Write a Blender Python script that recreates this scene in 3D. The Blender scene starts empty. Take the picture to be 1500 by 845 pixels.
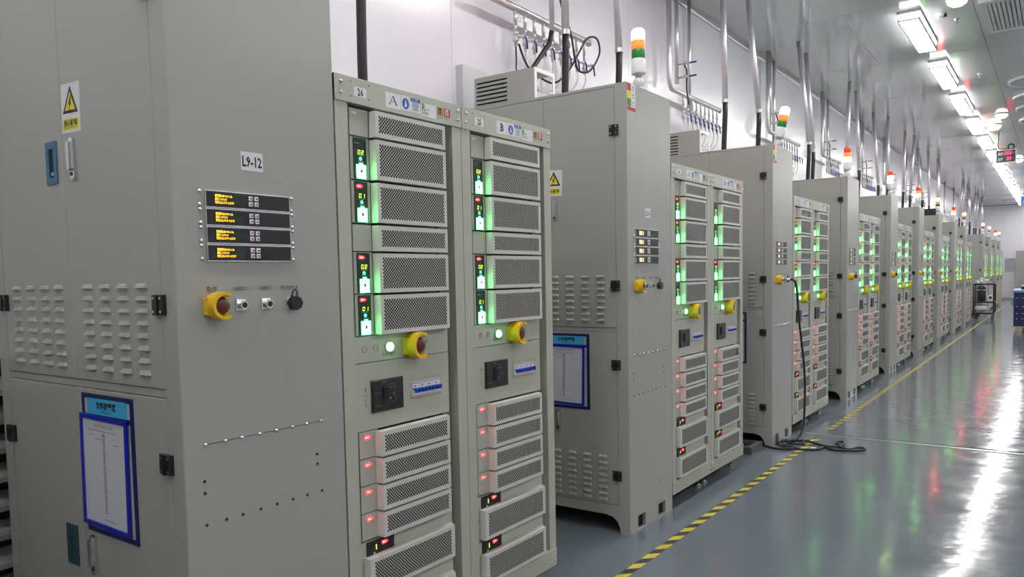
import bpy, bmesh, math, random
from mathutils import Vector, Matrix
random.seed(7)
sc = bpy.context.scene
COL = sc.collection

# ------------------------------------------------------------------ camera
def make_camera():
    yaw, pitch, roll = 0.6198, -0.0634, -0.0193
    fw = Vector((-math.sin(yaw)*math.cos(pitch), math.cos(yaw)*math.cos(pitch), math.sin(pitch)))
    r = Vector((math.cos(yaw), math.sin(yaw), 0)); u = r.cross(fw)
    r2 = r*math.cos(roll) + u*math.sin(roll); u2 = -r*math.sin(roll) + u*math.cos(roll)
    cd = bpy.data.cameras.new('camera'); cam = bpy.data.objects.new('camera', cd); COL.objects.link(cam)
    cd.sensor_width = 36; cd.lens = 1124.9*36/1500; cd.shift_y = (477.5-422.5)/1500
    cd.clip_start = .05; cd.clip_end = 200
    m = Matrix((r2, u2, -fw)).transposed().to_4x4(); m.translation = Vector((1.7868, 0, 1.351))
    cam.matrix_world = m; sc.camera = cam
make_camera()
# ------------------------------------------------------------------ world, exposure
w = bpy.data.worlds.new('world'); sc.world = w; w.use_nodes = True
w.node_tree.nodes['Background'].inputs[0].default_value = (.75, .8, .9, 1)
w.node_tree.nodes['Background'].inputs[1].default_value = .12
sc.view_settings.view_transform = 'Standard'; sc.view_settings.look = 'None'
sc.view_settings.gamma = 1; sc.view_settings.use_curve_mapping = False
sc.view_settings.exposure = 0.36
LAMP = 29.0          # ceiling fixture radiance

# ------------------------------------------------------------------ materials
def mat(name, col, rough=.5, metal=0., emit=None, es=0., noise=0., nscale=3., bump=0., bscale=40., coat=0., alpha=1., trans=0., rn=0., spec=.5):
    m = bpy.data.materials.new(name); m.use_nodes = True
    nt = m.node_tree; b = nt.nodes['Principled BSDF']
    b.inputs['Base Color'].default_value = (*col, 1); b.inputs['Roughness'].default_value = rough
    b.inputs['Metallic'].default_value = metal; b.inputs['Coat Weight'].default_value = coat
    b.inputs['Coat Roughness'].default_value = .12; b.inputs['Alpha'].default_value = alpha
    b.inputs['Transmission Weight'].default_value = trans; b.inputs['Specular IOR Level'].default_value = spec
    if emit:
        b.inputs['Emission Color'].default_value = (*emit, 1); b.inputs['Emission Strength'].default_value = es
    if noise or bump or rn:
        tc = nt.nodes.new('ShaderNodeTexCoord')
        n = nt.nodes.new('ShaderNodeTexNoise'); n.inputs['Scale'].default_value = nscale; n.inputs['Detail'].default_value = 4
        nt.links.new(tc.outputs['Object'], n.inputs['Vector'])
        if noise:
            mx = nt.nodes.new('ShaderNodeMix'); mx.data_type = 'RGBA'
            mx.inputs['A'].default_value = (*[c*(1-noise) for c in col], 1)
            mx.inputs['B'].default_value = (*[min(1, c*(1+noise)) for c in col], 1)
            nt.links.new(n.outputs['Fac'], mx.inputs['Factor']); nt.links.new(mx.outputs['Result'], b.inputs['Base Color'])
        if rn:
            mr = nt.nodes.new('ShaderNodeMapRange'); mr.inputs['To Min'].default_value = rough-rn; mr.inputs['To Max'].default_value = rough+rn
            mr.inputs['From Min'].default_value = .3; mr.inputs['From Max'].default_value = .7
            nt.links.new(n.outputs['Fac'], mr.inputs['Value']); nt.links.new(mr.outputs['Result'], b.inputs['Roughness'])
        if bump:
            n2 = nt.nodes.new('ShaderNodeTexNoise'); n2.inputs['Scale'].default_value = bscale; n2.inputs['Detail'].default_value = 2
            nt.links.new(tc.outputs['Object'], n2.inputs['Vector'])
            bp = nt.nodes.new('ShaderNodeBump'); bp.inputs['Strength'].default_value = bump; bp.inputs['Distance'].default_value = .01
            nt.links.new(n2.outputs['Fac'], bp.inputs['Height']); nt.links.new(bp.outputs['Normal'], b.inputs['Normal'])
    return m
def glow(name, col, es, base=(.05, .05, .05)): return mat(name, base, .4, emit=col, es=es)
M = dict(
 cab=mat('cabinet_paint', (.375, .377, .345), .28, noise=.03, nscale=2.2, bump=.02, bscale=14),
 rack=mat('rack_paint', (.46, .47, .39), .38, noise=.02, bump=.02, bscale=60),
 plate=mat('side_plate_paint', (.46, .46, .395), .42, noise=.02),
 grille=mat('grille_paint', (.60, .60, .56), .36),
 dark=mat('dark_recess', (.012, .012, .013), .7),
 recess=mat('rail_recess_shade', (.20, .20, .165), .5),  # rack paint darkened: the shade of the recess is put into the colour
 black=mat('black_plastic', (.012, .012, .014), .38),
 rubber=mat('black_rubber', (.015, .015, .018), .45),
 chrome=mat('bright_metal', (.72, .72, .72), .18, 1.),
 steel=mat('stainless_pipe', (.70, .70, .71), .3, .8, noise=.1, nscale=9),
 galv=mat('galvanised_conduit', (.66, .67, .70), .34, .65, noise=.14, nscale=22, bump=.04, bscale=40),
 sticker=mat('white_sticker', (.74, .74, .76), .4),
 ink=mat('black_ink', (.01, .01, .01), .5),
 greyink=mat('grey_ink', (.25, .25, .26), .6),
 yellow=mat('yellow_plastic', (.80, .50, .01), .35),
 hazyellow=mat('sign_yellow', (.78, .70, .02), .45),
 red=mat('red_button', (.13, .018, .016), .32),
 rednew=mat('red_print', (.50, .045, .06), .45),
 bluep=mat('blue_print', (.03, .10, .50), .45),
 greenp=mat('green_print', (.03, .25, .07), .45),
 brown=mat('brown_print', (.50, .27, .07), .45),
 teal=mat('blue_pull', (.02, .14, .26), .35),
 darkteal=mat('dark_teal_pull', (.02, .06, .075), .35),
 navy=mat('navy_board', (.005, .012, .11), .3),
 bluefr=mat('blue_frame', (.006, .012, .40), .3),
 cyan=mat('cyan_header', (.05, .42, .72), .4),
 paper=mat('paper', (.62, .63, .68), .35),
 lever=mat('blue_lever', (.06, .05, .33), .4),
 brkw=mat('breaker_white', (.70, .71, .74), .4),
 brkb=mat('breaker_blue', (.01, .05, .42), .35),
 dkgreen=mat('display_glass', (.006, .03, .016), .2),
 amber=glow('amber_text', (1, .52, .02), 3.0),
 pale=glow('pale_screen_text', (1, .80, .42), .75),
 digit=glow('digit_glow', (.62, 1, .02), 2.2),
 batt=glow('battery_glow', (.02, 1, .10), 34),
 battin=glow('battery_core', (.62, 1, .76), 4.5),
 dot=glow('status_dot', (.05, 1, .35), 2.5),
 ledred=glow('red_indicator', (1, .004, .02), 8),
 ledcore=glow('red_indicator_core', (1, .30, .06), 4),
 run=glow('run_lamp', (.10, 1, .22), 9),
 towred=glow('tower_red_lit', (1, .13, .12), 45, (.4, .05, .05)),
 towwhite=glow('tower_hot_core', (1, .62, .5), 9),
 towredoff=mat('tower_red', (.60, .05, .03), .3, emit=(1, .08, .02), es=.25),
 towamb=mat('tower_amber', (.85, .28, .06), .3, emit=(1, .3, .05), es=.45),
 towgrn=mat('tower_green', (.02, .26, .05), .3),
 towgrnlit=glow('tower_green_lit', (.25, 1, .22), 30),
 towamblit=glow('tower_amber_lit', (1, .62, .15), 14),
 white=mat('white_plastic', (.80, .80, .82), .35),
 hose=mat('clear_hose', (.75, .77, .78), .15, alpha=.75),
 wall=mat('wall_panel', (.80, .785, .84), .22, noise=.02, nscale=.8, bump=.015, bscale=3),
 ceil=mat('ceiling_panel', (.52, .54, .565), .10, noise=.03, nscale=.6, bump=.015, bscale=2.5, rn=.03),
 cove=mat('cove_metal', (.42, .42, .45), .3, .6),
 gap=mat('joint_dark', (.10, .10, .11), .6),
 lamp=glow('lamp_diffuser', (1, .985, .96), LAMP, (.9, .9, .9)),
 lampside=glow('lamp_side_glow', (1, .985, .96), LAMP*.45, (.9, .9, .9)),
 lampfr=mat('lamp_frame', (.45, .46, .48), .35, .5),
 emer=glow('emergency_lamp_glow', (1, .97, .80), 8, (.9, .9, .9)),
 vent=mat('vent_white', (.62, .63, .66), .35),
 crate=mat('navy_crate', (.012, .02, .095), .4),
 lid=mat('light_blue_lid', (.22, .36, .66), .35),
 wood=mat('pallet_wood', (.42, .34, .24), .7, noise=.2, nscale=12),
 film=mat('clear_film', (.8, .8, .82), .2, alpha=.45),
 glass=mat('clear_panel', (.85, .87, .88), .08, alpha=.22),
 tank=mat('silver_tank', (.72, .73, .75), .3, .2),
 signred=glow('led_red', (1, .015, .10), 5),
 board=mat('notice_board', (.42, .43, .43), .4),
 slat=mat('dark_slat', (.34, .35, .34), .3, .3),
 pad=mat('grey_pad', (.10, .105, .11), .5),
 bluesign=mat('blue_sign', (.03, .16, .50), .4),
 strip=mat('joint_strip', (.52, .53, .54), .25, .6),
)
def floor_mat():
    m = bpy.data.materials.new('epoxy_floor'); m.use_nodes = True; nt = m.node_tree; b = nt.nodes['Principled BSDF']
    tc = nt.nodes.new('ShaderNodeTexCoord')
    n = nt.nodes.new('ShaderNodeTexNoise'); n.inputs['Scale'].default_value = .9; n.inputs['Detail'].default_value = 6
    n2 = nt.nodes.new('ShaderNodeTexNoise'); n2.inputs['Scale'].default_value = 5; n2.inputs['Detail'].default_value = 3
    for q in (n, n2): nt.links.new(tc.outputs['Object'], q.inputs['Vector'])
    mx = nt.nodes.new('ShaderNodeMix'); mx.data_type = 'RGBA'
    mx.inputs['A'].default_value = (.118, .142, .165, 1); mx.inputs['B'].default_value = (.160, .184, .208, 1)
    nt.links.new(n.outputs['Fac'], mx.inputs['Factor']); nt.links.new(mx.outputs['Result'], b.inputs['Base Color'])
    mr = nt.nodes.new('ShaderNodeMapRange'); mr.inputs['From Min'].default_value = .3; mr.inputs['From Max'].default_value = .7
    mr.inputs['To Min'].default_value = .09; mr.inputs['To Max'].default_value = .16
    b.inputs['Specular IOR Level'].default_value = .20
    nt.links.new(n2.outputs['Fac'], mr.inputs['Value']); nt.links.new(mr.outputs['Result'], b.inputs['Roughness'])
    bp = nt.nodes.new('ShaderNodeBump'); bp.inputs['Strength'].default_value = .14; bp.inputs['Distance'].default_value = .02
    nt.links.new(n2.outputs['Fac'], bp.inputs['Height']); nt.links.new(bp.outputs['Normal'], b.inputs['Normal'])
    return m
M['floor'] = floor_mat()
def tape_mat():
    m = bpy.data.materials.new('hazard_stripes'); m.use_nodes = True; nt = m.node_tree; b = nt.nodes['Principled BSDF']
    b.inputs['Roughness'].default_value = .35
    tc = nt.nodes.new('ShaderNodeTexCoord'); sx = nt.nodes.new('ShaderNodeSeparateXYZ'); nt.links.new(tc.outputs['Object'], sx.inputs[0])
    a = nt.nodes.new('ShaderNodeMath'); a.operation = 'SUBTRACT'; nt.links.new(sx.outputs['Y'], a.inputs[0]); nt.links.new(sx.outputs['X'], a.inputs[1])
    d = nt.nodes.new('ShaderNodeMath'); d.operation = 'DIVIDE'; nt.links.new(a.outputs[0], d.inputs[0]); d.inputs[1].default_value = .152
    f = nt.nodes.new('ShaderNodeMath'); f.operation = 'FRACT'; nt.links.new(d.outputs[0], f.inputs[0])
    g = nt.nodes.new('ShaderNodeMath'); g.operation = 'GREATER_THAN'; nt.links.new(f.outputs[0], g.inputs[0]); g.inputs[1].default_value = .5
    mx = nt.nodes.new('ShaderNodeMix'); mx.data_type = 'RGBA'
    mx.inputs['A'].default_value = (.62, .52, .06, 1); mx.inputs['B'].default_value = (.035, .036, .04, 1)
    nt.links.new(g.outputs[0], mx.inputs['Factor']); nt.links.new(mx.outputs['Result'], b.inputs['Base Color'])
    return m
M['tape'] = tape_mat()

# ------------------------------------------------------------------ mesh builder
def P(pl, u, v, base, h):
    if pl == 'F': return (base+h, u, v)      # faces +X : u = y, v = z
    if pl == 'D': return (u, base-h, v)      # faces -Y : u = x, v = z
    return (u, v, base+h)                    # 'Z' faces up
_txt = {}
def text_geo(s, bold=0):
    key = s; s = s.lstrip('*')
    if key not in _txt:
        c = bpy.data.curves.new('txt', 'FONT'); c.body = s; c.resolution_u = 1; c.offset = .028 if key[0] == '*' else 0
        o = bpy.data.objects.new('txt', c); me = bpy.data.meshes.new_from_object(o)
        vs = [(v.co.x, v.co.y) for v in me.vertices]; fs = [tuple(p.vertices) for p in me.polygons]
        bpy.data.objects.remove(o); bpy.data.curves.remove(c); bpy.data.meshes.remove(me)
        _txt[key] = (vs, fs)
    return _txt[key]
SEG = {'0': 'abcdef', '1': 'bc', '2': 'abged', '3': 'abgcd', '5': 'afgcd', '8': 'abcdefg'}
class MB:
    def __init__(s): s.v = []; s.f = []; s.m = []; s.cur = None; s.mats = []; s.sm = []
    def use(s, k):
        if k not in s.mats: s.mats.append(k)
        s.cur = s.mats.index(k); return s
    def add(s, vs, fs, smooth=False):
        o = len(s.v); s.v += vs
        for f in fs: s.f.append(tuple(i+o for i in f)); s.m.append(s.cur or 0); s.sm.append(smooth)
        return s
    def box(s, x0, y0, z0, x1, y1, z1):
        vs = [(x, y, z) for x in (x0, x1) for y in (y0, y1) for z in (z0, z1)]
        return s.add(vs, [(0, 1, 3, 2), (4, 6, 7, 5), (0, 4, 5, 1), (2, 3, 7, 6), (0, 2, 6, 4), (1, 5, 7, 3)])
    def slab(s, pl, u0, v0, u1, v1, base, h):
        return s.prism(pl, [(u0, v0), (u1, v0), (u1, v1), (u0, v1)], base, h)
    def prism(s, pl, pts, base, h, taper=None):
        n = len(pts); a = [P(pl, u, v, base, 0) for u, v in pts]
        if taper is not None:
            cu = sum(p[0] for p in pts)/n; cv = sum(p[1] for p in pts)/n
            pts = [(cu+(u-cu)*taper, cv+(v-cv)*taper) for u, v in pts]
        b = [P(pl, u, v, base, h) for u, v in pts]
        return s.add(a+b, [tuple(range(n))[::-1], tuple(range(n, 2*n))]+[(i, (i+1) % n, n+(i+1) % n, n+i) for i in range(n)])
    def bevslab(s, pl, u0, v0, u1, v1, base, h, r):
        s.slab(pl, u0, v0, u1, v1, base, h-r)
        a = [(u0, v0), (u1, v0), (u1, v1), (u0, v1)]; b = [(u0+r, v0+r), (u1-r, v0+r), (u1-r, v1-r), (u0+r, v1-r)]
        return s.add([P(pl, u, v, base, h-r) for u, v in a]+[P(pl, u, v, base, h) for u, v in b], [(4, 5, 6, 7)]+[(i, (i+1) % 4, 4+(i+1) % 4, 4+i) for i in range(4)])
    def disc(s, pl, cu, cv, r, base, h, n=16, taper=None):
        return s.prism(pl, [(cu+r*math.cos(2*math.pi*i/n), cv+r*math.sin(2*math.pi*i/n)) for i in range(n)], base, h, taper)
    def lathe(s, pl, cu, cv, base, prof, n=14):
        vs = []; fs = []
        for r, h in prof:
            for i in range(n):
                a = 2*math.pi*i/n; vs.append(P(pl, cu+r*math.cos(a), cv+r*math.sin(a), base, h))
        for j in range(len(prof)-1):
            for i in range(n): fs.append((j*n+i, j*n+(i+1) % n, (j+1)*n+(i+1) % n, (j+1)*n+i))
        fs.append(tuple(range(n))[::-1]); fs.append(tuple((len(prof)-1)*n+i for i in range(n)))
        return s.add(vs, fs, True)
    def arc(s, pl, cu, cv, r0, r1, base, h, a0, a1, n=18):
        vs = []
        for i in range(n+1):
            a = math.radians(a0+(a1-a0)*i/n); c, d = math.cos(a), math.sin(a)
            vs += [P(pl, cu+r0*c, cv+r0*d, base, 0), P(pl, cu+r1*c, cv+r1*d, base, 0), P(pl, cu+r1*c, cv+r1*d, base, h), P(pl, cu+r0*c, cv+r0*d, base, h)]
        fs = [(0, 1, 2, 3), (4*n+3, 4*n+2, 4*n+1, 4*n)]
        for i in range(n):
            for j in range(4): fs.append((4*i+j, 4*i+4+j, 4*i+4+(j+1) % 4, 4*i+(j+1) % 4))
        return s.add(vs, fs)
    def tube(s, pts, r, n=10):
        pts = [Vector(p) for p in pts]; vs = []; fs = []; prev = None
        for i, p in enumerate(pts):
            d = (pts[min(i+1, len(pts)-1)]-pts[max(i-1, 0)]).normalized()
            if prev is None: prev = Vector((0, 0, 1)) if abs(d.z) < .9 else Vector((1, 0, 0))
            x = prev-d*prev.dot(d)
            if x.length < 1e-5: x = d.orthogonal()
            x.normalize(); y = d.cross(x); prev = x
            rr = r[i] if isinstance(r, (list, tuple)) else r
            for k in range(n):
                a = 2*math.pi*k/n; vs.append(tuple(p+x*rr*math.cos(a)+y*rr*math.sin(a)))
        for i in range(len(pts)-1):
            for k in range(n): fs.append((i*n+k, i*n+(k+1) % n, (i+1)*n+(k+1) % n, (i+1)*n+k))
        fs.append(tuple(range(n))[::-1]); fs.append(tuple((len(pts)-1)*n+k for k in range(n)))
        return s.add(vs, fs, True)
    def poly(s, pl, pts, base, h=.0007):
        return s.add([P(pl, u, v, base, h) for u, v in pts], [tuple(range(len(pts)))])
    def rect(s, pl, u0, v0, u1, v1, base, h=.0007): return s.poly(pl, [(u0, v0), (u1, v0), (u1, v1), (u0, v1)], base, h)
    def text(s, pl, t, cu, cv, size, base, h=.0008, sx=1., align='c'):
        vs, fs = text_geo(t)
        if not vs: return s
        a = min(p[0] for p in vs); b = max(p[0] for p in vs); c = min(p[1] for p in vs); d = max(p[1] for p in vs)
        ox = (a+b)/2 if align == 'c' else a
        return s.add([P(pl, cu+(x-ox)*size*sx, cv+(y-(c+d)/2)*size, base, h) for x, y in vs], fs)
    def seg(s, pl, ch, u, v, wd, ht, base, h=.0012, t=.0035, sl=.12):
        sk = lambda a, b: (u+a+(b)*sl, v+b)
        R = {'a': (0, ht-t, wd, ht), 'g': (0, ht/2-t/2, wd, ht/2+t/2), 'd': (0, 0, wd, t), 'f': (0, ht/2, t, ht), 'e': (0, 0, t, ht/2), 'b': (wd-t, ht/2, wd, ht), 'c': (wd-t, 0, wd, ht/2)}
        g = t*.18
        for q in SEG[ch]:
            a, b, c, d = R[q]; s.poly(pl, [sk(a+g, b+g), sk(c-g, b+g), sk(c-g, d-g), sk(a+g, d-g)], base, h)
        return s
    def mesh(s, name):
        me = bpy.data.meshes.new(name); me.from_pydata(s.v, [], s.f)
        for k in s.mats: me.materials.append(M[k])
        me.polygons.foreach_set('material_index', s.m); me.polygons.foreach_set('use_smooth', s.sm); me.update()
        return me
    def build(s, name, parent=None, loc=None, kind=None):
        o = bpy.data.objects.new(name, s.mesh(name)); COL.objects.link(o)
        if parent: o.parent = parent
        if loc: o.location = loc
        if kind: o['kind'] = kind
        return o
def mb(k): return MB().use(k)
def link(name, me, parent=None, loc=None):
    o = bpy.data.objects.new(name, me); COL.objects.link(o); o.parent = parent
    if loc: o.location = loc
    return o
def tag(o, label, cat, group=None):
    o['label'] = label; o['category'] = cat
    if group: o['group'] = group
    return o
def empty(name, loc, label, cat, group=None):
    o = bpy.data.objects.new(name, None); o.empty_display_size = .1; COL.objects.link(o); o.location = loc
    return tag(o, label, cat, group)
def copy_tree(o, parent=None):
    c = o.copy(); COL.objects.link(c); c.parent = parent
    for ch in list(o.children): copy_tree(ch, c)
    return c
ORD = ['nearest', 'second', 'third', 'fourth', 'fifth', 'sixth', 'seventh', 'eighth', 'ninth', 'tenth', 'eleventh', 'twelfth', 'thirteenth']

ORDL = ORD+['fourteenth', 'fifteenth', 'sixteenth', 'seventeenth', 'eighteenth', 'nineteenth']
# ------------------------------------------------------------------ setting
WX, CZ, EY, RX, BY = -1.255, 4.0, 39.0, 6.2, -4.0
fl = mb('floor').box(WX-.1, BY, -.1, RX, EY, 0).build('floor', kind='structure')
js = mb('strip').box(.02, 6.575, 0, RX, 6.612, .004).build('joint_strip', fl)
mb('floor').box(.3, 6.66, 0, RX, 6.80, .0025).build('joint_band', fl)
ce = mb('gap').box(WX-.1, BY, CZ+.012, RX, EY, CZ+.1).build('ceiling', kind='structure')
def chamfer_panel(sx, sy):          # ceiling tile facing down, chamfered edges, at local z 0 upwards
    m = mb('ceil'); e = .003
    a = [(-sx/2, -sy/2), (sx/2, -sy/2), (sx/2, sy/2), (-sx/2, sy/2)]; b = [(x-math.copysign(e, x), y-math.copysign(e, y)) for x, y in a]
    m.add([(x, y, .012) for x, y in a]+[(x, y, .004) for x, y in a]+[(x, y, 0) for x, y in b],
          [(8, 11, 10, 9)]+[(i+4, i+8, (i+1) % 4+8, (i+1) % 4+4) for i in range(4)]+[(i, i+4, (i+1) % 4+4, (i+1) % 4) for i in range(4)])
    return m.mesh('panel')
xs = [WX, 1.02, 3.3, 5.58, RX]
cp = {}
for i in range(len(xs)-1):
    wd = xs[i+1]-xs[i]
    if round(wd, 2) not in cp: cp[round(wd, 2)] = chamfer_panel(wd-.003, 2.3-.003)
    for n in range(-5, 14):
        y0 = 8.7+2.3*n
        if y0+2.3 > EY+1.2: continue
        link('panel', cp[round(wd, 2)], ce, ((xs[i]+xs[i+1])/2, y0+1.15, CZ))
wl = mb('gap').box(WX-.12, BY, 0, WX-.012, EY, CZ+.1).build('wall_left', kind='structure')
wm = mb('wall').bevslab('F', -.5885, 0, .5885, CZ-.005, 0, .012, .0012).mesh('panel')
for n in range(-6, 31):
    y = 3.686+1.18*n+.59
    if y+.59 < EY+.3: link('panel', wm, wl, (WX-.012, y, 0))
mb('wall').box(WX-.1, EY, 0, RX, EY+.1, CZ).build('wall_back', kind='structure')
mb('wall').box(RX, BY, 0, RX+.1, EY, CZ).build('wall_right', kind='structure')
mb('wall').box(WX-.1, BY-.1, 0, RX, BY, CZ).build('wall_front', kind='structure')
cv = mb('cove')
pts = [(WX, CZ), (WX, CZ-.06)]+[(WX+.06-.06*math.cos(a), CZ-.06+.06*math.sin(a)) for a in [i*math.pi/12 for i in range(1, 7)]]
n = len(pts); cv.add([(x, BY, z) for x, z in pts]+[(x, EY, z) for x, z in pts], [tuple(range(n)), tuple(range(n, 2*n))[::-1]]+[(i, (i+1) % n, n+(i+1) % n, n+i) for i in range(n)])
cv.build('trim_1', kind='structure')
mb('cove').box(WX, EY-.02, 0, RX, EY, .08).build('baseboard_back', kind='structure')

# ------------------------------------------------------------------ ceiling lamps
lroot = None
LX = .47
def lamp_proto():
    r = empty('ceiling_lamp', (0, 0, CZ), '', 'ceiling lamp', 'ceiling lamp row')
    mb('lampfr').box(-.105, -.02, -.03, .105, 1.40, 0).build('housing', r)
    d = mb('lamp').box(-.086, -.004, -.099, .086, 1.385, -.09); d.use('lampside').box(-.086, -.004, -.09, .086, 1.385, -.03); d.build('diffuser', r)
    for x in (-.1, .087): mb('lampfr').box(x, -.012, -.106, x+.013, 1.392, -.078).build('side_rail', r)
    for y0 in (-.012, 1.384):
        f = mb('lampfr').box(-.087, y0, -.106, .087, y0+.008, -.09)
        for i in range(5): f.box(-.06+.028*i, y0, -.092, -.055+.028*i, y0+.008, -.03)
        f.build('end_frame', r)
    return r
for row, x in enumerate((LX, 4.3)):  # second row is unseen, added to brighten the cabinet fronts and room
    for n in range(-5, 13):
        y = 8.95+2.3*n
        if lroot is None: lroot = o = lamp_proto()
        else: o = copy_tree(lroot)
        o.location = (x, y, CZ)
        if row == 0 and n >= 0: tag(o, '%s white ceiling lamp of the lit row running above the aisle' % ORD[n], 'ceiling lamp', 'ceiling lamp row')
        else: tag(o, '%s white ceiling lamp of the %s outside the picture' % (ORDL[n+5], ('row above the aisle, counted from behind,', 'added right-hand row')[row]), 'ceiling lamp', 'unseen ceiling lamps')
for i, y in enumerate((8.85, 15.87, 22.72)):
    r = empty('emergency_lamp', (.91, y, CZ), ('warm emergency lamp on the ceiling left of the slotted vent', 'small bright emergency lamp on the ceiling beside the round diffusers', 'small bright emergency lamp on the ceiling right of the red digit sign')[i], 'lamp')
    mb('white').disc('Z', 0, 0, .10, -.02, .02).build('base', r)
    mb('emer').lathe('Z', 0, 0, -.02, [(.09, 0), (.085, -.03), (.05, -.055), (.02, -.06)]).build('lens', r)
r = empty('ceiling_dome_lamp', (.73, 17.0, CZ), 'round white glowing dome on the ceiling above the red digit sign', 'lamp')  # bright round dome taken as a lamp, its lens glows
mb('white').disc('Z', 0, 0, .13, -.02, .02).build('base', r)
mb('emer').lathe('Z', 0, 0, -.02, [(.12, 0), (.11, -.04), (.07, -.07), (.02, -.08)]).build('lens', r)
r = empty('ceiling_vent', (1.07, 9.01, CZ), 'white slotted air vent on the ceiling at the top right corner', 'vent')
f = mb('vent'); f.box(0, 0, -.05, 1.2, .08, 0).box(0, 1.13, -.05, 1.2, 1.21, 0).box(0, .08, -.05, .07, 1.13, 0).box(1.13, .08, -.05, 1.2, 1.13, 0); f.build('frame', r)
mb('dark').box(.07, .08, -.006, 1.13, 1.13, 0).build('duct', r)
sm_ = mb('vent').add([(0, 0, -.045), (.028, 0, -.045), (.034, 0, -.012), (.006, 0, -.012), (0, 1.05, -.045), (.028, 1.05, -.045), (.034, 1.05, -.012), (.006, 1.05, -.012)],
                    [(0, 1, 2, 3), (4, 7, 6, 5), (0, 4, 5, 1), (1, 5, 6, 2), (2, 6, 7, 3), (3, 7, 4, 0)]).mesh('slat')
for i in range(27): link('slat', sm_, r, (.075+.0385*i, .08, 0))
for i, y in enumerate((13.32, 14.6, 15.6, 16.85)):
    r = empty('round_diffuser', (1.12+.46, y, CZ), '%s round white-rimmed ceiling diffuser at the right edge' % ORD[i], 'diffuser', 'round ceiling diffusers')
    mb('white').arc('Z', 0, 0, .435, .46, -.03, .03, 0, 360, 48).build('rim', r)
    mb('ceil').disc('Z', 0, 0, .436, -.015, .014, 48).build('face', r)
for i, (x, y) in enumerate(((.84, 9.56), (.84, 12.41))):
    r = empty('sprinkler', (x, y, CZ), ('chrome sprinkler head on the ceiling left of the slotted vent', 'chrome sprinkler head on the ceiling beside the second lamp')[i], 'sprinkler')
    mb('chrome').lathe('Z', 0, 0, 0, [(.03, 0), (.028, -.012), (.01, -.014), (.008, -.05)]).build('stem', r)
    mb('chrome').disc('Z', 0, 0, .022, -.054, .004, 12).build('deflector', r)
r = empty('smoke_detector', (.72, 9.25, CZ), 'small white detector with dark head beside the nearest ceiling lamp', 'detector')
mb('white').lathe('Z', 0, 0, 0, [(.05, 0), (.05, -.03), (.035, -.05)]).build('body', r)
mb('black').disc('Z', .045, -.01, .018, -.05, .03, 10).build('sensor', r)
r = mb('chrome').box(-.165, 9.1, CZ-.012, -.157, 10.8, CZ).build('conduit_strip'); tag(r, 'thin bright strip along a ceiling seam near the top edge', 'strip')

# LED sign
SY = 17.85
r = empty('led_sign', (.73, SY, 3.40), 'black hanging climate sign with red digits under the ceiling', 'sign')
mb('vent').box(-.01, 0, -.012, .325, .06, .235).build('housing', r)
mb('black').slab('D', 0, 0, .31, .222, 0, .004).build('face', r)
t = mb('signred')
for i, ch in enumerate('203'): t.seg('D', ch, .125+.043*i, .135, .03, .062, -.004, t=.010)
for i, ch in enumerate('38'): t.seg('D', ch, .165+.043*i, .03, .03, .062, -.004, t=.010)
t.build('digits', r)
t = mb('sticker'); t.text('D', '温度', .065, .165, .045, -.004).text('D', '湿度', .065, .062, .045, -.004).text('D', '℃', .28, .165, .03, -.004).text('D', '%', .28, .062, .03, -.004)
t.rect('D', .015, .13, .1, .134, -.004).rect('D', .015, .025, .1, .029, -.004); t.build('lettering', r)
mb('rubber').tube([(.03, .03, .6), (.03, .03, .5), (.02, .03, .36), (.03, .03, .27), (.1, .03, .25), (.2, .03, .25)], .008, 8).build('cable', r)
mb('rubber').tube([(.235+.05*math.cos(a), .03, .285+.05*math.sin(a)) for a in [i*math.pi/10 for i in range(21)]], .014, 8).build('cable_coil', r)
r = empty('hanging_sign', (.70, 30, 3.36), 'small blue hanging sign at the far right under the ceiling', 'sign')
mb('bluesign').box(0, 0, 0, .5, .03, .28).build('panel', r)
mb('sticker').text('D', 'A', .1, .12, .12, -.0).rect('D', .06, .03, .3, .05, 0).build('lettering', r)
for x in (.05, .45): mb('steel').tube([(x, .015, .28), (x, .015, .64)], .006, 6).build('hanger', r)

# ------------------------------------------------------------------ control cabinet
def arch(y):
    m = mb('cab')
    a = [(-.055, 0), (0, 0), (0, .143), (-1.05, .143), (-1.05, 0), (-.995, 0)]
    cur = [(-.06, .03), (-.075, .062), (-.1, .083), (-.14, .092)]
    left = [(-1.05-x, z) for x, z in cur]          # mirrored arch
    # strip quads under the 0.143 line
    up = [(-.055, 0)]+cur+left[::-1]+[(-.995, 0)]
    m.slab('D', -.055, 0, -.02, .143, y, -.025).slab('D', -1.05, 0, -.995, .143, y, -.025)
    for p, q in zip(up[:-1], up[1:]):
        m.prism('D', [p, (p[0], .143), (q[0], .143), q], y, -.025)
    return m
def estop(parent, y, z, base, s=1., name='emergency_stop'):
    g = mb('yellow')
    g.arc('F', y, z, .018*s, .034*s, base, .010, 0, 360, 24).arc('F', y, z, .027*s, .036*s, base+.008, .036*s, 58, 302, 22)
    g.slab('F', y-.036*s, z-.022*s, y-.024*s, z+.022*s, base, .020)
    o = g.build(name, parent)
    mb('red').lathe('F', y, z, base, [(.012*s, 0), (.012*s, .018*s), (.0225*s, .021*s), (.0235*s, .027*s), (.020*s, .033*s), (.010*s, .036*s)], 18).build('button', o)
    return o
SCREW = MB().use('chrome').lathe('F', 0, 0, 0, [(.0058, 0), (.0055, .003), (.0025, .005)], 10).mesh('screw')
NUT = MB().use('chrome').lathe('F', 0, 0, 0, [(.006, 0), (.006, .002), (.0045, .006), (.002, .008)], 8).mesh('screw')
HOLE = MB().use('dark').disc('F', 0, 0, .0042, 0, .0012, 10).mesh('hole')
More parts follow.
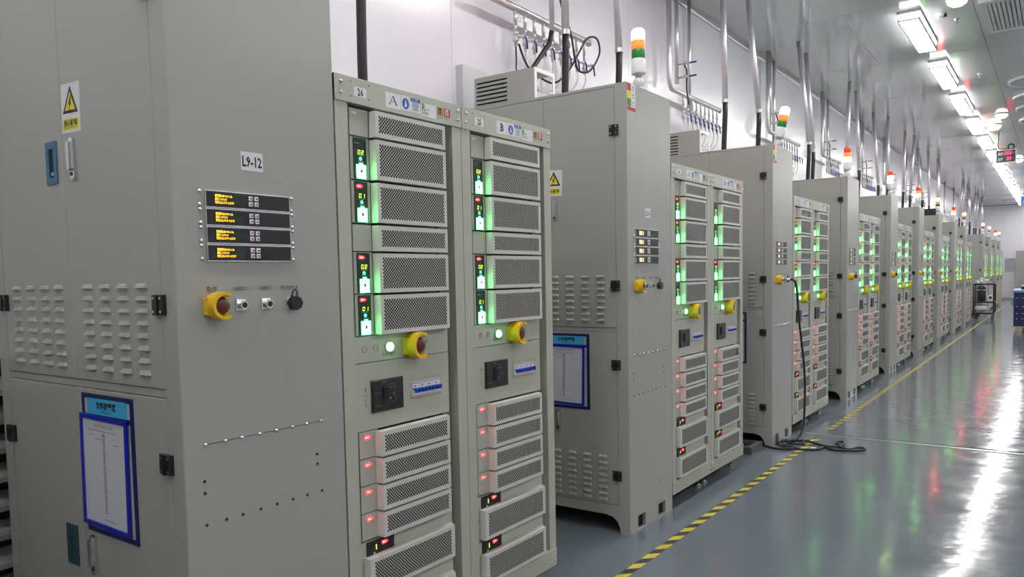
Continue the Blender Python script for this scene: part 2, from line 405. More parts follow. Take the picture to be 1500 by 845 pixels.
HINGE = MB().use('black').bevslab('D', -.025, -.026, .025, .026, 0, .012, .002).slab('D', -.004, -.026, .004, .026, -.012, .004)
HINGE.use('chrome')
for a in (-.016, .016):
    for b in (-.017, .017): HINGE.disc('D', a, b, .0035, -.012, .001, 8)
HINGE = HINGE.mesh('hinge')
def louvre_into(m, u, z):       # hooded pressed louvre, door plane local y = 0
    wd, h, d = .026, .013, .009
    vs = [(u-wd, 0, z), (u+wd, 0, z), (u+wd*.80, 0, z+h), (u-wd*.80, 0, z+h), (u-wd*.92, -d, z+.001), (u+wd*.92, -d, z+.001), (u+wd*.74, -d*.55, z+h*.72), (u-wd*.74, -d*.55, z+h*.72)]
    k = m.cur; m.use('cab').add(vs, [(4, 5, 6, 7), (7, 6, 2, 3), (0, 4, 7, 3), (5, 1, 2, 6)]).use('dark').add(vs[:2]+[(u+wd*.92, -d, z+.001), (u-wd*.92, -d, z+.001)], [(0, 1, 2, 3)]); m.cur = k
    return m
LOUV = louvre_into(mb('cab'), 0, 0).mesh('louvre')
LTAMB = 'sticker'
def display_module(parent, zt, full, near=False):
    m = mb('chrome').slab('F', .088, zt-.0445, .352, zt, 0, .006); m.use('black').slab('F', .0905, zt-.042, .3495, zt-.003, .006, .0015)
    o = m.build('display_module', parent)
    t = mb('dkgreen').rect('F', .112, zt-.036, .197, zt-.009, .0075, .0006).use('amber' if near else 'pale')
    if not near: t.rect('F', .116, zt-.033, .150, zt-.012, .0075, .0010).rect('F', .155, zt-.033, .168, zt-.012, .0075, .0010)
    for i, s in enumerate(('软件版本:BF-0001-C.4a', '编号:1.10.V.9.10', '时间:2022-07-09 16:27:07')):
        t.text('F', s, .114, zt-.0135-.0085*i, .0085, .0075, .0012, .62, 'l')
    t.build('screen', o)
    k = mb('sticker')
    for a in (.216, .234):
        for b in (.0145, .0295):
            k.bevslab('F', a, zt-b-.006, a+.013, zt-b+.006, .0075, .002, .002)
    k.use('ink')
    for a in (.2225, .2405):
        for b in (.0145, .0295): k.disc('F', a, zt-b, .0025, .0095, .0004, 6)
    k.build('keypad', o)
    if full:
        for yy in (.075, .362):
            for dz in (.004, .0385): link('screw', SCREW, o, (0, yy, zt-dz))
def make_cabinet(sh, full):
    r = empty('control_cabinet', (0, 0, 0), '', 'cabinet', 'control cabinets in the row')
    b = mb('cab').box(-1.05, .02, .143, -.004, .53, 2.318)
    # frame round the doors and a front sheet with a softened vertical edge
    b.box(-1.05, 0, .143, -.988, .02, 2.318).box(-.988, 0, .143, -.066, .02, .147).box(-.988, 0, 2.304, -.066, .02, 2.318).box(-.988, .004, 1.059, -.066, .02, 1.079)
    e = .005
    pr = [(-.066, 0), (-e, 0), (-e*.3, e*.3), (0, e), (0, .53), (-.066, .53)]
    b.prism('Z', pr, .143, 2.175)
    b.build('body', r)
    dk = mb('dark').box(-.99, .012, .146, -.064, .0195, 2.306).build('door_gap', r)
    k = arch(0); k.v = k.v
    m2 = arch(.53-.025); k.use('cab'); k.add(m2.v, m2.f)
    for u0, u1 in ((0, .09), (.182, .343), (.435, .53)): k.box(-.02, u0, 0, 0, u1, .143)
    for u0, u1 in ((.09, .182), (.343, .435)): k.box(-.02, u0, 0, 0, u1, .009).box(-.02, u0, .081, 0, u1, .143)
    for yy in (.095, .348): k.box(-.001, yy-.004, .118, .0006, yy+.09, .1195)
    k.use('dark').box(-.03, .085, .004, -.024, .44, .09)
    k.build('plinth', r)
    sx = -.545+sh
    for (z0, z1, up) in ((1.0815, 2.302, True), (.149, 1.0565, False)):
        for (x0, x1, side) in ((-.986, sx-.001, 'l'), (sx+.001, -.069, 'r')):
            d = mb('cab').bevslab('D', x0, z0, x1, z1, .018, .018, .0015).build('door', r)
            cols = ((-.891, -.796, -.701, -.614) if side == 'l' else (-.441, -.346, -.251, -.158))
            top = 1.345 if up else .4
            if full:
                for c in cols:
                    for q in range(8): link('louvre', LOUV, d, (c, 0, top-.0325*q-.004))
            elif side == 'r':
                lv = MB()
                lv.use('cab')
                for c in cols:
                    for q in range(8): louvre_into(lv, c, top-.0325*q-.004)
                lv.build('louvres', d, kind='stuff')
            if side == 'r':
                for z in ((2.086, 1.298) if up else (.888, .306)): link('hinge', HINGE, d, (-.071, 0, z))
                zc = 1.707 if up else .572
                h = mb('chrome'); hx = -.478+sh
                h.prism('D', [(hx+.013*math.cos(a), zc+(.046 if math.sin(a) > 0 else -.046)+.013*math.sin(a)) for a in [i*math.pi/8 for i in range(16)]], 0, .010)
                h.prism('D', [(hx-.002+.008*math.cos(a), zc+(.04 if math.sin(a) > 0 else -.026)+.008*math.sin(a)) for a in [i*math.pi/8 for i in range(16)]], -.010, .009)
                h.use('black').disc('D', hx-.002, zc-.042, .006, -.010, .002, 10)
                h.build('handle', d)
            else:
                for z in ((1.30, ) if up else (.877, )): link('hinge', HINGE, d, (-.983, 0, z))
                zc = 1.708 if up else .577; hx = -.611+sh
                h = mb('teal' if up else 'darkteal')
                h.slab('D', hx-.033, zc-.061, hx-.014, zc+.061, 0, .004).slab('D', hx+.014, zc-.061, hx+.033, zc+.061, 0, .004)
                h.slab('D', hx-.014, zc+.04, hx+.014, zc+.061, 0, .004).slab('D', hx-.014, zc-.061, hx+.014, zc-.042, 0, .004)
                h.use('dark' if up else 'darkteal').rect('D', hx-.014, zc-.042, hx+.014, zc+.04, 0, .0006)
                h.use('chrome').rect('D', hx-.010, zc-.036, hx+.006, zc-.026, 0, .0012)
                h.build('pull_handle', d)
    # warning sticker (tilted a little)
    cx, cz = -.485+sh*.95, 1.85
    s = mb('sticker').slab('D', -.053, -.068, .053, .068, 0, .0006)
    tri = lambda a, oy=0: [(-a*.87, -a*.5+oy), (a*.87, -a*.5+oy), (0, a+oy)]
    s.use('ink').poly('D', tri(.0505, .0105), 0, .0010).use('hazyellow').poly('D', tri(.0345, .0105), 0, .0014)
    s.use('ink').poly('D', [(.004, .034), (-.009, .008), (-.001, .010), (-.007, -.004), (.009, .014), (.002, .013), (.009, .033)], 0, .0018)
    s.poly('D', [(-.007, -.003), (-.002, -.003), (-.004, -.011)], 0, .0018)
    s.use('hazyellow').rect('D', -.045, -.060, .045, -.030, 0, .0010).use('ink').text('D', '*当心触电', 0, -.041, .019, 0, .0014).text('D', 'Danger electric shock', 0, -.054, .0075, 0, .0014)
    o = s.build('warning_label', r); o.location = (cx, 0, cz); o.rotation_euler = (0, math.radians(2), 0)
    # front panel fittings
    for i in range(4): display_module(r, 1.590-.0462*i, full, sh == 0)
    estop(r, .108, 1.292, 0)
    for yy, cap in ((.181, 0), (.262, 0), (.348, 1)):
        s = mb('chrome').bevslab('F', yy-.015, 1.276, yy+.015, 1.306, 0, .006, .002).use('black')
        if cap:
            s.disc('F', yy+.003, 1.290, .020, .004, .022, 8)
            s.tube([(.012, yy-.006, 1.305), (.016, yy-.005, 1.322), (.018, yy+.003, 1.329), (.016, yy+.011, 1.322), (.014, yy+.012, 1.303)], .0022, 6)
        else:
            s.use('chrome').disc('F', yy+.001, 1.291, .011, .006, .014, 14).use('black').disc('F', yy+.001, 1.291, .0078, .020, .0012, 12)
        s.build('socket', r)
    t = mb('ink').text('F', '急停', .098, 1.335, .016, 0).text('F', 'USB接口1', .18, 1.335, .013, 0, .0008, .8).text('F', 'USB接口2', .262, 1.335, .013, 0, .0008, .8).text('F', '负压检测工装', .345, 1.334, .013, 0, .0008, .8)
    t.build('lettering', r)
    ys = (.06, .118, .168, .225, .28, .335, .387, .442)
    for y in ys:
        link('screw', NUT, r, (0, y, .935))
        if full: link('hole', HOLE, r, (0, y-.005, .725))
    mb('dark').box(-.001, .065, .934, .0004, .45, .9355).build('seam', r)
    if full:
        for y, z in ((.054, .84), (.054, .809), (.423, .838), (.423, .809), (.355, .2)): link('hole', HOLE, r, (0, y, z))
    return r
def id_label(parent, s):
    m = mb('sticker').slab('F', .202, 1.651, .271, 1.701, 0, .0006).use('ink')
    m.text('F', '*'+s, .2365, 1.675, .038, 0, .0010, .72)
    m.rect('F', .2075, 1.6615, .2125, 1.6632, 0, .0010); m.build('number_label', parent)
def tower_label(parent):
    m = mb('sticker').slab('F', .004, 2.182, .1, 2.316, 0, .0006)
    for i, k in enumerate(('rednew', 'hazyellow', 'greenp')): m.use(k).rect('F', .005, 2.278-.038*i, .05, 2.315-.038*i, 0, .0010)
    m.use('rednew').rect('F', .004, 2.182, .1, 2.2, 0, .0010)
    m.use('ink')
    for i, s in enumerate(('报警', '暂停', '运行')): m.text('F', s, .075, 2.3-.038*i, .012, 0, .0012).rect('F', .062, 2.285-.038*i, .088, 2.2875-.038*i, 0, .0012)
    m.build('colour_key_label', parent)
A = {0: 1.071, 1: 3.527, 2: 5.94, 3: 8.47, 4: 10.95, 5: 13.38, 6: 15.72, 7: 18.25, 8: 20.4, 10: 25.65, 11: 28.1, 12: 30.9, 13: 32.9}
RS = {0: 1.608, 1: 4.063, 2: 6.495, 3: 9.02}
KS = list(A)
GRP = 'control cabinets in the row'
CL = {0: 'large grey control cabinet marked L9-12 at the left edge', 1: 'grey control cabinet right behind racks 26 and 25',
      2: 'grey control cabinet with a black test lead plugged into its front'}
cabs = {}
p0 = make_cabinet(0, True); p0.location = (0, A[0], 0); id_label(p0, 'L9-12'); cabs[0] = p0
p1 = make_cabinet(.05, True); p1.location = (0, A[1], 0); cabs[1] = p1
p2 = make_cabinet(.05, False); p2.location = (0, A[2], 0); cabs[2] = p2
for i, k in enumerate(KS[3:]):
    c = copy_tree(p2); c.location = (0, A[k], 0); cabs[k] = c
id_label(p1, 'L9-11'); tower_label(p1); tower_label(p2)
for i, k in enumerate(KS):
    tag(cabs[k], CL.get(k, 'grey control cabinet standing %s in the row from the camera' % ORD[i]), 'cabinet', GRP)

# ------------------------------------------------------------------ document holders
def doc_holder(y, label):
    r = empty('document_holder', (0, y, 0), label, 'document holder', 'document holders on cabinet doors')
    f = mb('navy'); f.slab('D', -.508, .641, -.230, .655, 0, .003).slab('D', -.508, 1.030, -.230, 1.044, 0, .003).slab('D', -.508, .655, -.494, 1.030, 0, .003).slab('D', -.246, .655, -.230, 1.03, 0, .003).slab('D', -.494, .972, -.246, .986, 0, .003)
    f.use('plate').slab('D', -.494, .655, -.246, 1.03, 0, .0012); f.build('backing', r)
    mb('cyan').slab('D', -.476, .986, -.263, 1.032, -.0012, .0022).use('ink').text('D', '*文件放置区', -.37, 1.013, .022, -.0012, .0030).text('D', 'File area', -.37, .996, .012, -.0012, .0030).text('D', '航', -.462, 1.027, .008, -.0012, .0030).build('header', r)
    q = mb('bluefr'); q.slab('D', -.128, -.162, -.116, .160, 0, .006).slab('D', .116, -.162, .128, .160, 0, .006).slab('D', -.116, .148, .116, .160, 0, .006).slab('D', -.116, -.162, .116, -.150, 0, .006)
    o = q.build('sleeve', r); o.location = (-.388, -.004, .823); o.rotation_euler = (0, math.radians(1.2), 0)
    p = mb('paper').slab('D', -.116, -.15, .116, .148, 0, .002).use('greyink')
    p.text('D', '设备日常点检记录表', 0, .132, .012, 0, .0024)
    rr = random.Random(3)
    for i in range(34):
        z = .110-.0068*i
        p.rect('D', -.006+rr.uniform(-.001, .001), z-.0018, .007+rr.uniform(-.002, .002), z+.0018, 0, .0024)
    for x, z, l in ((-.09, .118, .16), (-.08, .104, .03), (-.02, .106, .025), (.05, .086, .03), (-.05, .094, .04), (-.01, -.135, .07)): p.rect('D', x, z-.001, x+l, z+.001, 0, .0024)
    p.build('paper_sheet', o)
    return r
doc_holder(A[0], 'blue framed document holder hanging on the left foreground cabinet door')
doc_holder(A[1], 'blue framed document holder on the door right of rack 25')
o = doc_holder(A[2], 'blue framed document holder on the third cabinet, behind racks 24 and 23'); o.location.x = .03

# ------------------------------------------------------------------ equipment racks
def grille_geo(wd, ht, d=.03, bd=.012):
    """perforated front box: local y 0..wd, z 0..ht, front at x = d"""
    m = mb('grille')
    px = .0116; nx = int((wd-2*bd)/px); nz = max(1, int((ht-.012)/px)); 
    u0 = (wd-nx*px)/2; v0 = (ht-nz*px)/2; R = .0040
    hole = [(R*math.cos(math.pi/4*i), R*math.sin(math.pi/4*i)) for i in range(8)]
    def cell(cu, cv):
        q = [(cu+px/2, cv), (cu, cv+px/2), (cu-px/2, cv), (cu, cv-px/2)]
        vs = [P('F', a, b, d, 0) for a, b in q]+[P('F', cu+a, cv+b, d, 0) for a, b in hole]
        fs = []
        for i in range(4):
            j = (i+1) % 4
            fs.append((i, j, 4+2*j, 4+2*i+1)); fs.append((i, 4+2*i+1, 4+2*i))
        m.add(vs, fs)
    for i in range(nx):
        for j in range(nz): cell(u0+px*(i+.5), v0+px*(j+.5))
    for i in range(1, nx):
        for j in range(1, nz): cell(u0+px*i, v0+px*j)
    u1, v1 = u0+nx*px, v0+nz*px
    for i in range(nx):       # edge half diamonds
        for vv, s in ((v0, 1), (v1, -1)):
            m.poly('F', [(u0+px*i, vv), (u0+px*(i+1), vv), (u0+px*(i+.5), vv)], d, 0)
    tri = []
    for i in range(1, nx):
        for vv, s in ((v0, 1), (v1, -1)): m.poly('F', [(u0+px*(i-.5), vv), (u0+px*(i+.5), vv), (u0+px*i, vv+s*px/2)], d, 0)
    for j in range(1, nz):
        for uu, s in ((u0, 1), (u1, -1)): m.poly('F', [(uu, v0+px*(j-.5)), (uu, v0+px*(j+.5)), (uu+s*px/2, v0+px*j)], d, 0)
    for (a, b, c, e) in ((u0, v0, 1, 1), (u1, v0, -1, 1), (u1, v1, -1, -1), (u0, v1, 1, -1)): m.poly('F', [(a, b), (a+c*px/2, b), (a, b+e*px/2)], d, 0)
    m.rect('F', 0, 0, wd, v0, d, 0).rect('F', 0, v1, wd, ht, d, 0).rect('F', 0, v0, u0, v1, d, 0).rect('F', u1, v0, wd, v1, d, 0)
    m.add([(0, 0, 0), (d, 0, 0), (d, 0, ht), (0, 0, ht)], [(0, 1, 2, 3)]).add([(0, wd, 0), (d, wd, 0), (d, wd, ht), (0, wd, ht)], [(3, 2, 1, 0)])
    m.add([(0, 0, 0), (0, wd, 0), (d, wd, 0), (d, 0, 0)], [(0, 1, 2, 3)]).add([(0, 0, ht), (0, wd, ht), (d, wd, ht), (d, 0, ht)], [(3, 2, 1, 0)])
    # folded right lip with a small screw hole
    m.box(0, wd, .0, .012, wd+.012, ht)
    m.use('dark').rect('F', .001, .001, wd-.001, ht-.001, d-.012, 0).disc('F', wd+.006, ht*.5, .003, .012, .001, 8)
    return m.mesh('grille')
GR = {'2': grille_geo(.338, .0812), '3': grille_geo(.338, .1255), 'w': grille_geo(.418, .116)}
def beam_labels(par, num, letter, reds=()):
    X = .004
    if num:
        mb('sticker').slab('F', .076, 1.918, .128, 1.948, X, .0006).use('ink').text('F', '*'+num, .1025, 1.933, .030, X, .0010, .8).build('number_label', par)
    m = mb('sticker').slab('F', .212, 1.908, .282, 1.957, X, .0006).use('ink')
    if letter == 'A':       # serif capital built from strokes
        m.poly('F', [(.2295, 1.9205), (.2325, 1.9205), (.2455, 1.9465), (.2485, 1.9465), (.248, 1.9475), (.2445, 1.9475)], X, .0010)
        m.poly('F', [(.2445, 1.9475), (.249, 1.9475), (.2645, 1.9205), (.2585, 1.9205), (.2455, 1.9435)], X, .0010)
        m.rect('F', .2365, 1.9285, .256, 1.9303, X, .0010).rect('F', .226, 1.9195, .237, 1.921, X, .0010).rect('F', .255, 1.9195, .268, 1.921, X, .0010)
    else:
        m.text('F', '*B', .248, 1.9335, .042, X, .0010, .95).rect('F', .229, 1.9185, .238, 1.9203, X, .0010).rect('F', .229, 1.9467, .238, 1.9485, X, .0010)
    m.build('letter_label', par)
    m = mb('sticker').slab('F', .284, 1.911, .378, 1.958, X, .0006).use('bluep').poly('F', [(.3055+.0165*math.cos(a), 1.933+.0185*math.sin(a)) for a in [i*math.pi/10 for i in range(20)]], X, .0010)
    m.use('sticker').poly('F', [(.3, 1.922), (.311, 1.922), (.31, 1.933), (.3075, 1.938), (.307, 1.946), (.304, 1.946), (.3035, 1.938), (.301, 1.933)], X, .0014)
    m.use('bluep').rect('F', .329, 1.945, .377, 1.957, X, .0010).use('hazyellow').poly('F', [(.335, 1.948), (.343, 1.948), (.339, 1.955)], X, .0014).use('sticker').text('F', '注意', .356, 1.951, .009, X, .0014)
    m.use('ink')
    for i, s in enumerate(('必须接地线', '操作前确认', '专人操作', '断电维护')): m.text('F', s, .353, 1.940-.0068*i, .0072, X, .0010)
    m.build('safety_label', par)
    m = mb('sticker').slab('F', .383, 1.906, .459, 1.950, X, .0006).use('greenp').text('F', '*R', .3955, 1.9365, .035, X, .0010, .85)
    m.use('ink').text('F', '机柜', .413, 1.930, .007, X, .0010)
    for i in range(2): m.rect('F', .386, 1.9185-.005*i, .42, 1.9200-.005*i, X, .0010)
    m.build('white_label', par)
    for a, k in ((.465, 'brown'), (.5025, 'rednew')):
        m = mb('plate').slab('F', a-.001, 1.912, a+.0325, 1.951, X, .0005).use(k).rect('F', a, 1.921, a+.031, 1.950, X, .0010)
        m.use('ink' if k == 'brown' else 'sticker').rect('F', a+.006, 1.925, a+.0105, 1.947, X, .0014).rect('F', a+.016, 1.925, a+.021, 1.943, X, .0014).rect('F', a+.012, 1.941, a+.021, 1.947, X, .0014)
        m.use('greyink').rect('F', a+.006, 1.9145, a+.026, 1.9165, X, .0010)
        m.build('picture_label', par)
def red_led(m, y, z, X, s=1.):
    m.use('ledred').poly('F', [(y-.014*s, z-.0045*s), (y-.009*s, z-.0065*s), (y+.006*s, z-.0055*s), (y+.016*s, z), (y+.006*s, z+.0055*s), (y-.009*s, z+.0065*s), (y-.014*s, z+.0045*s)], X, .0012)
    m.use('ledcore').rect('F', y-.010*s, z-.0025*s, y-.002*s, z+.0025*s, X, .0016).rect('F', y+.001*s, z-.0022*s, y+.005*s, z+.0022*s, X, .0016)
    return m
X0 = -.008
def battery(m, z0):      # lit battery pictogram with a dark core, z0 = module bottom
    m.use('batt').rect('F', .0855, z0+.004, .126, z0+.047, X0+.002, .0008).rect('F', .0985, z0+.047, .1135, z0+.0525, X0+.002, .0008)
    m.use('battin').rect('F', .0885, z0+.0072, .123, z0+.0438, X0+.002, .0012).use('greenp')
    m.rect('F', .100, z0+.013, .112, z0+.016, X0+.002, .0016).rect('F', .101, z0+.022, .111, z0+.033, X0+.002, .0016).rect('F', .0995, z0+.035, .112, z0+.038, X0+.002, .0016)
    return m
ROWS = [('b', 1.800, '2'), ('d', 1.665, '02'), ('d', 1.530, '01'), ('b', 1.4415, '2'), ('d', 1.3075, '02'), ('d', 1.174, '01')]
def rack_frame(r):
    f = mb('rack')
    f.box(-.045, 0, .082, 0, .05, 1.973).box(-.045, .548, .082, 0, .598, 1.973)
    f.box(-.9, .002, .1, -.045, .006, 1.97).box(-.9, .592, .1, -.045, .596, 1.97).box(-.9, .002, 1.955, -.02, .596, 1.973).box(-.9, .002, .1, -.89, .596, 1.97).box(-.9, .01, .082, -.045, .588, .1)
    f.build('frame', r)
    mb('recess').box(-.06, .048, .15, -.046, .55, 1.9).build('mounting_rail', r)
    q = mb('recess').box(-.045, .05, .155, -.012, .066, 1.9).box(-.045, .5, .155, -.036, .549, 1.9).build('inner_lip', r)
def rack_front(r, num, letter, reds, lite=False):
    b = mb('rack').bevslab('F', 0, 1.895, .598, 1.975, -.04, .044, .0015).build('top_beam', r)
    beam_labels(b, num, letter)
    rl = mb('rack').bevslab('F', 0, .082, .598, .158, -.04, .044, .0015).build('bottom_rail', r)
    if not lite:
        for y in (.024, .578):
            for z in (1.921, 1.954): link('screw', SCREW, b, (.004, y, z))
            for z in (.105, .138): link('screw', SCREW, rl, (.004, y, z))
        m = mb('dark')
        for y in (.063, .139):
            for z in (1.9155, 1.96): m.disc('F', y, z, .0022, .004, .0006, 8)
        m.build('hole_marks', b)
    nd = 0
    for typ, z0, a in ROWS:
        h = .085 if typ == 'b' else .1325
        mo = mb('plate').slab('F', .064, z0+.0012, .143, z0+h-.0012, -.03, .022)
        if typ == 'b':
            if z0 > 1.7: mo.use('sticker').rect('F', .073, z0+h-.018, .094, z0+h-.011, X0, .0006)
            o = mo.build('module', r); link('grille', GR['2'], o, (X0, .146, z0+.001))
        else:
            o = mo.build('module', r); link('grille', GR['3'], o, (X0, .146, z0+.0022))
            dp = mb('dkgreen').slab('F', .0755, z0+.003, .130, z0+.1295, X0, .002)
            dp.use('greyink').rect('F', .080, z0+.112, .10, z0+.1145, X0+.002, .0006)
            if lite:
                dp.use('digit')
                for i, ch in enumerate(a): dp.seg('F', ch, .0915+.0145*i, z0+.079, .0105, .0135, X0+.002, .0008, .0026)
                battery(dp, z0)
                if reds[nd]: red_led(dp, .096, z0+.115, X0+.002)
                dp.build('display_panel', o)
            else:
                dp.use('sticker').rect('F', .093, z0+.0752, .117, z0+.0762, X0+.002, .0006)
                dp.build('display_panel', o)
                t = mb('digit')
                for i, ch in enumerate(a): t.seg('F', ch, .0915+.0145*i, z0+.079, .0105, .0135, X0+.002, .0008, .0026)
                t.build('digits', o)
                battery(MB(), z0).build('battery_icon', o)
                d = mb('dot').disc('F', .104, z0+.0655, .0058, X0+.002, .0012, 12).use('greyink').rect('F', .0935, z0+.0555, .1155, z0+.0585, X0+.002, .0006)
                d.build('status_light', o)
                if reds[nd]: red_led(MB(), .096, z0+.115, X0+.002, .9).build('red_indicator', o)
            nd += 1
    cp_ = mb('rack').slab('F', .055, 1.089, .505, 1.1725, -.03, .022)
    cp_.use('greyink')
    if not lite:
        for y in (.098, .147): cp_.arc('F', y, 1.131, .0095, .0108, X0, .0012, 0, 360, 20)
        cp_.use('ink').text('F', 'RUN 运行', .206, 1.1085, .0135, X0, .0007).text('F', '急停', .383, 1.133, .014, X0, .0007)
    o = cp_.build('control_panel', r)
    l = mb('chrome').arc('F', .206, 1.131, .0135, .018, X0, .006, 0, 360, 18).use('run').lathe('F', .206, 1.131, X0, [(.0145, 0), (.0145, .010), (.010, .015), (.004, .017)], 14)
    l.build('run_lamp', o)
    estop(o, .316, 1.128, X0, 1.25)
    bp = mb('rack').slab('F', .055, .8705, .505, 1.0865, -.03, .022).use('ink').rect('F', .0945, .993, .0975, 1.009, X0, .0007).text('F', 'ON', .096, .984, .008, X0).use('rednew').rect('F', .0945, .943, .0975, .960, X0, .0007).text('F', 'OFF', .096, .968, .008, X0)
    # dashed outline
    bp.use('greyink')
    for i in range(5): bp.rect('F', .302+.0345*i, 1.0075, .324+.0345*i, 1.0095, X0)
    bp.rect('F', .302, .985, .304, 1.009, X0).rect('F', .460, .985, .462, 1.009, X0).use('rednew').rect('F', .302, .943, .462, .9448, X0).rect('F', .302, .943, .304, .965, X0).rect('F', .460, .943, .462, .965, X0)
    o = bp.build('breaker_panel', r)
    k = mb('black').bevslab('F', .120, .9235, .262, 1.0275, X0, .010, .003)
    k.use('greyink')
    if not lite:
        k.text('F', 'Nader', .172, 1.019, .009, X0+.010)
        for a, b_, c, d in ((.188, .951, .221, .9518), (.188, 1.0085, .221, 1.0092), (.188, .951, .1888, 1.009), (.2202, .951, .221, 1.009), (.124, .944, .155, .9452), (.128, .985, .15, .986), (.193, .997, .214, .999)): k.rect('F', a, b_, c, d, X0+.010)
        k.use('dark').bevslab('F', .165, .955, .186, 1.003, X0+.010, .006, .002).use('greyink').disc('F', .196, .963, .004, X0+.010, .002, 10).disc('F', .212, .975, .003, X0+.010, .002, 10)
    k.build('main_breaker', o)
    for i in range(4):
        u = .3125+.0355*i
        s = mb('brkw').slab('F', u, .954, u+.0345, .9745, X0, .008).slab('F', u, .9745, u+.0345, .997, X0, .005)
        s.use('bluep').rect('F', u+.002, .9945, u+.0325, .9965, X0+.005).use('greyink').rect('F', u+.006, .983, u+.014, .989, X0+.005)
        s.use('brkb').slab('F', u, .9735, u+.0345, .9785, X0+.004, .010)
        for j in range(2): s.slab('F', u+.004+.017*j, .964, u+.012+.017*j, .976, X0+.006, .012)
        s.build('breaker', o)
    for i in range(4):
        z0 = .7812-.0883*i
        mo = mb('plate').slab('F', .064, z0+.001, .143, z0+.0865, -.03, .022).use('greyink').rect('F', .083, z0+.037, .113, z0+.0378, X0, .0006)
        mo.use('dark').disc('F', .13, z0+.064, .0015, X0, .0007, 6)
        o = mo.build('module', r); link('grille', GR['2'], o, (X0, .133, z0+.001))
        red_led(MB(), .098, z0+.067, X0, .95).build('red_indicator', o)
    for z0 in (.346, .170):
        mo = mb('plate').slab('F', .055, z0-.005, .505, z0+.165, -.03, .022)
        o = mo.build('module', r); link('grille', GR['w'], o, (X0, .067, z0+.001))
        s = mb('dark').slab('F', .079, z0+.118, .201, z0+.163, X0, .004).use('black').slab('F', .096, z0+.128, .125, z0+.153, X0+.004, .001).use('digit').rect('F', .116, z0+.132, .1195, z0+.149, X0+.005).use('plate').disc('F', .11, z0+.121, .005, X0+.004, .001, 8)
        red_led(s, .157, z0+.147, X0+.004, 1.0)
        s.build('indicator_strip', o)
    for i, (x, y) in enumerate(((-.07, .05), (-.07, .55), (-.8, .05), (-.8, .55))):
        m = mb('chrome').tube([(x, y, .082), (x, y, .012)], .009, 8).disc('Z', x, y, .022, 0, .014, 12)
        m.build('levelling_foot', r)
    for i, (x, y) in enumerate(((-.16, .13), (-.16, .47), (-.7, .13), (-.7, .47))):
        m = mb('rubber').lathe('D', x, .036, y+.014, [(.03, 0), (.036, .004), (.036, .022), (.03, .026)], 16).use('chrome').box(x-.02, y-.018, .05, x+.02, y-.014, .082).box(x-.02, y+.015, .05, x+.02, y+.019, .082).box(x-.02, y-.018, .076, x+.02, y+.019, .082)
        m.build('caster', r)
def make_rack(num, letter, reds, lite=False):
    r = empty('equipment_rack', (0, 0, 0), '', 'rack', 'equipment racks in the row')
    rack_frame(r); rack_front(r, num, letter, reds, lite); return r
def place(r, y, label): r.location = (0, y, 0); tag(r, label, 'rack', 'equipment racks in the row')
RL = {(0, 'A'): 'beige equipment rack numbered 26 with letter A beside the left foreground cabinet', (0, 'B'): 'beige equipment rack numbered 25 with letter B in the foreground', (1, 'A'): 'beige rack numbered 24 right beside the second cabinet', (1, 'B'): 'beige rack numbered 23 left of the third cabinet with test lead'}
REDS = {(0, 'A'): (0, 1, 1, 1), (0, 'B'): (0, 1, 1, 0), (1, 'A'): (1, 1, 1, 0), (1, 'B'): (0, 0, 1, 0)}
racks = {}
for k in (0, 1):
    for j, l in enumerate('AB'):
        racks[k, l] = make_rack(str(26-2*k-j), l, REDS[k, l]); place(racks[k, l], RS[k]+.601*j, RL[k, l])
pa, pb = make_rack('', 'A', (1, 1, 1, 1), True), make_rack('', 'B', (0, 1, 1, 0), True)
for i, k in enumerate(KS[2:]):
    for j, pr in enumerate((pa, pb)):
        r = pr if i == 0 else copy_tree(pr)
        y0 = RS.get(k, A[k]+.54)
        place(r, y0+.601*j, '%s beige rack of the %s pair along the aisle' % (('left', 'right')[j], ORD[i+2])); racks[k, 'AB'[j]] = r

for j, pr in enumerate((pa, )):  # unseen rack, added to shade the foreground cabinet door
    r = copy_tree(pr); place(r, -.852+.601*j, '%s beige rack added outside the picture to shade the left foreground cabinet' % ('left', 'right')[j])

# ------------------------------------------------------------------ vent boxes, towers, pipes
def make_vent_box():
    r = empty('vent_box', (0, 0, 0), '', 'vent box', 'slotted vent boxes on cabinets')
    b = mb('cab'); x0, x1, y0, y1, z0, z1, t = -1.04, -.615, .10, .31, 2.318, 2.516, .012
    # slotted near face
    xs0, xs1 = x0+.015, x0+.235
    b.box(xs1, y0, z0, x1, y0+t, z1).box(x0, y0, z0, xs0, y0+t, z1)
    zs = [z0]+[q for i in range(7) for q in (z0+.016+.024*i, z0+.026+.024*i)]+[z1]
    for i in range(0, len(zs)-1, 2): b.box(xs0, y0, zs[i], xs1, y0+t, zs[i+1])
    b.box(x0, y1-t, z0, x0+.14, y1, z1).box(x0, y0+t, z1-t, x1, y1-t, z1).box(x0, y0+t, z0, x0+t, y1-t, z1)
    b.build('housing', r)
    mb('dark').box(xs0-.01, y0+.02, z0+.001, xs1+.01, y0+.024, z1-t).build('filter', r)  # dark sheet behind the slots that makes them read black
    f = mb('white'); f.box(x1-.004, y0+.0, z0, x1+.002, y0+.022, z1).box(x1-.004, y1-.022, z0, x1+.002, y1, z1).box(x1-.004, y0+.022, z1-.022, x1+.002, y1-.022, z1)
    f.build('opening_frame', r)
    return r
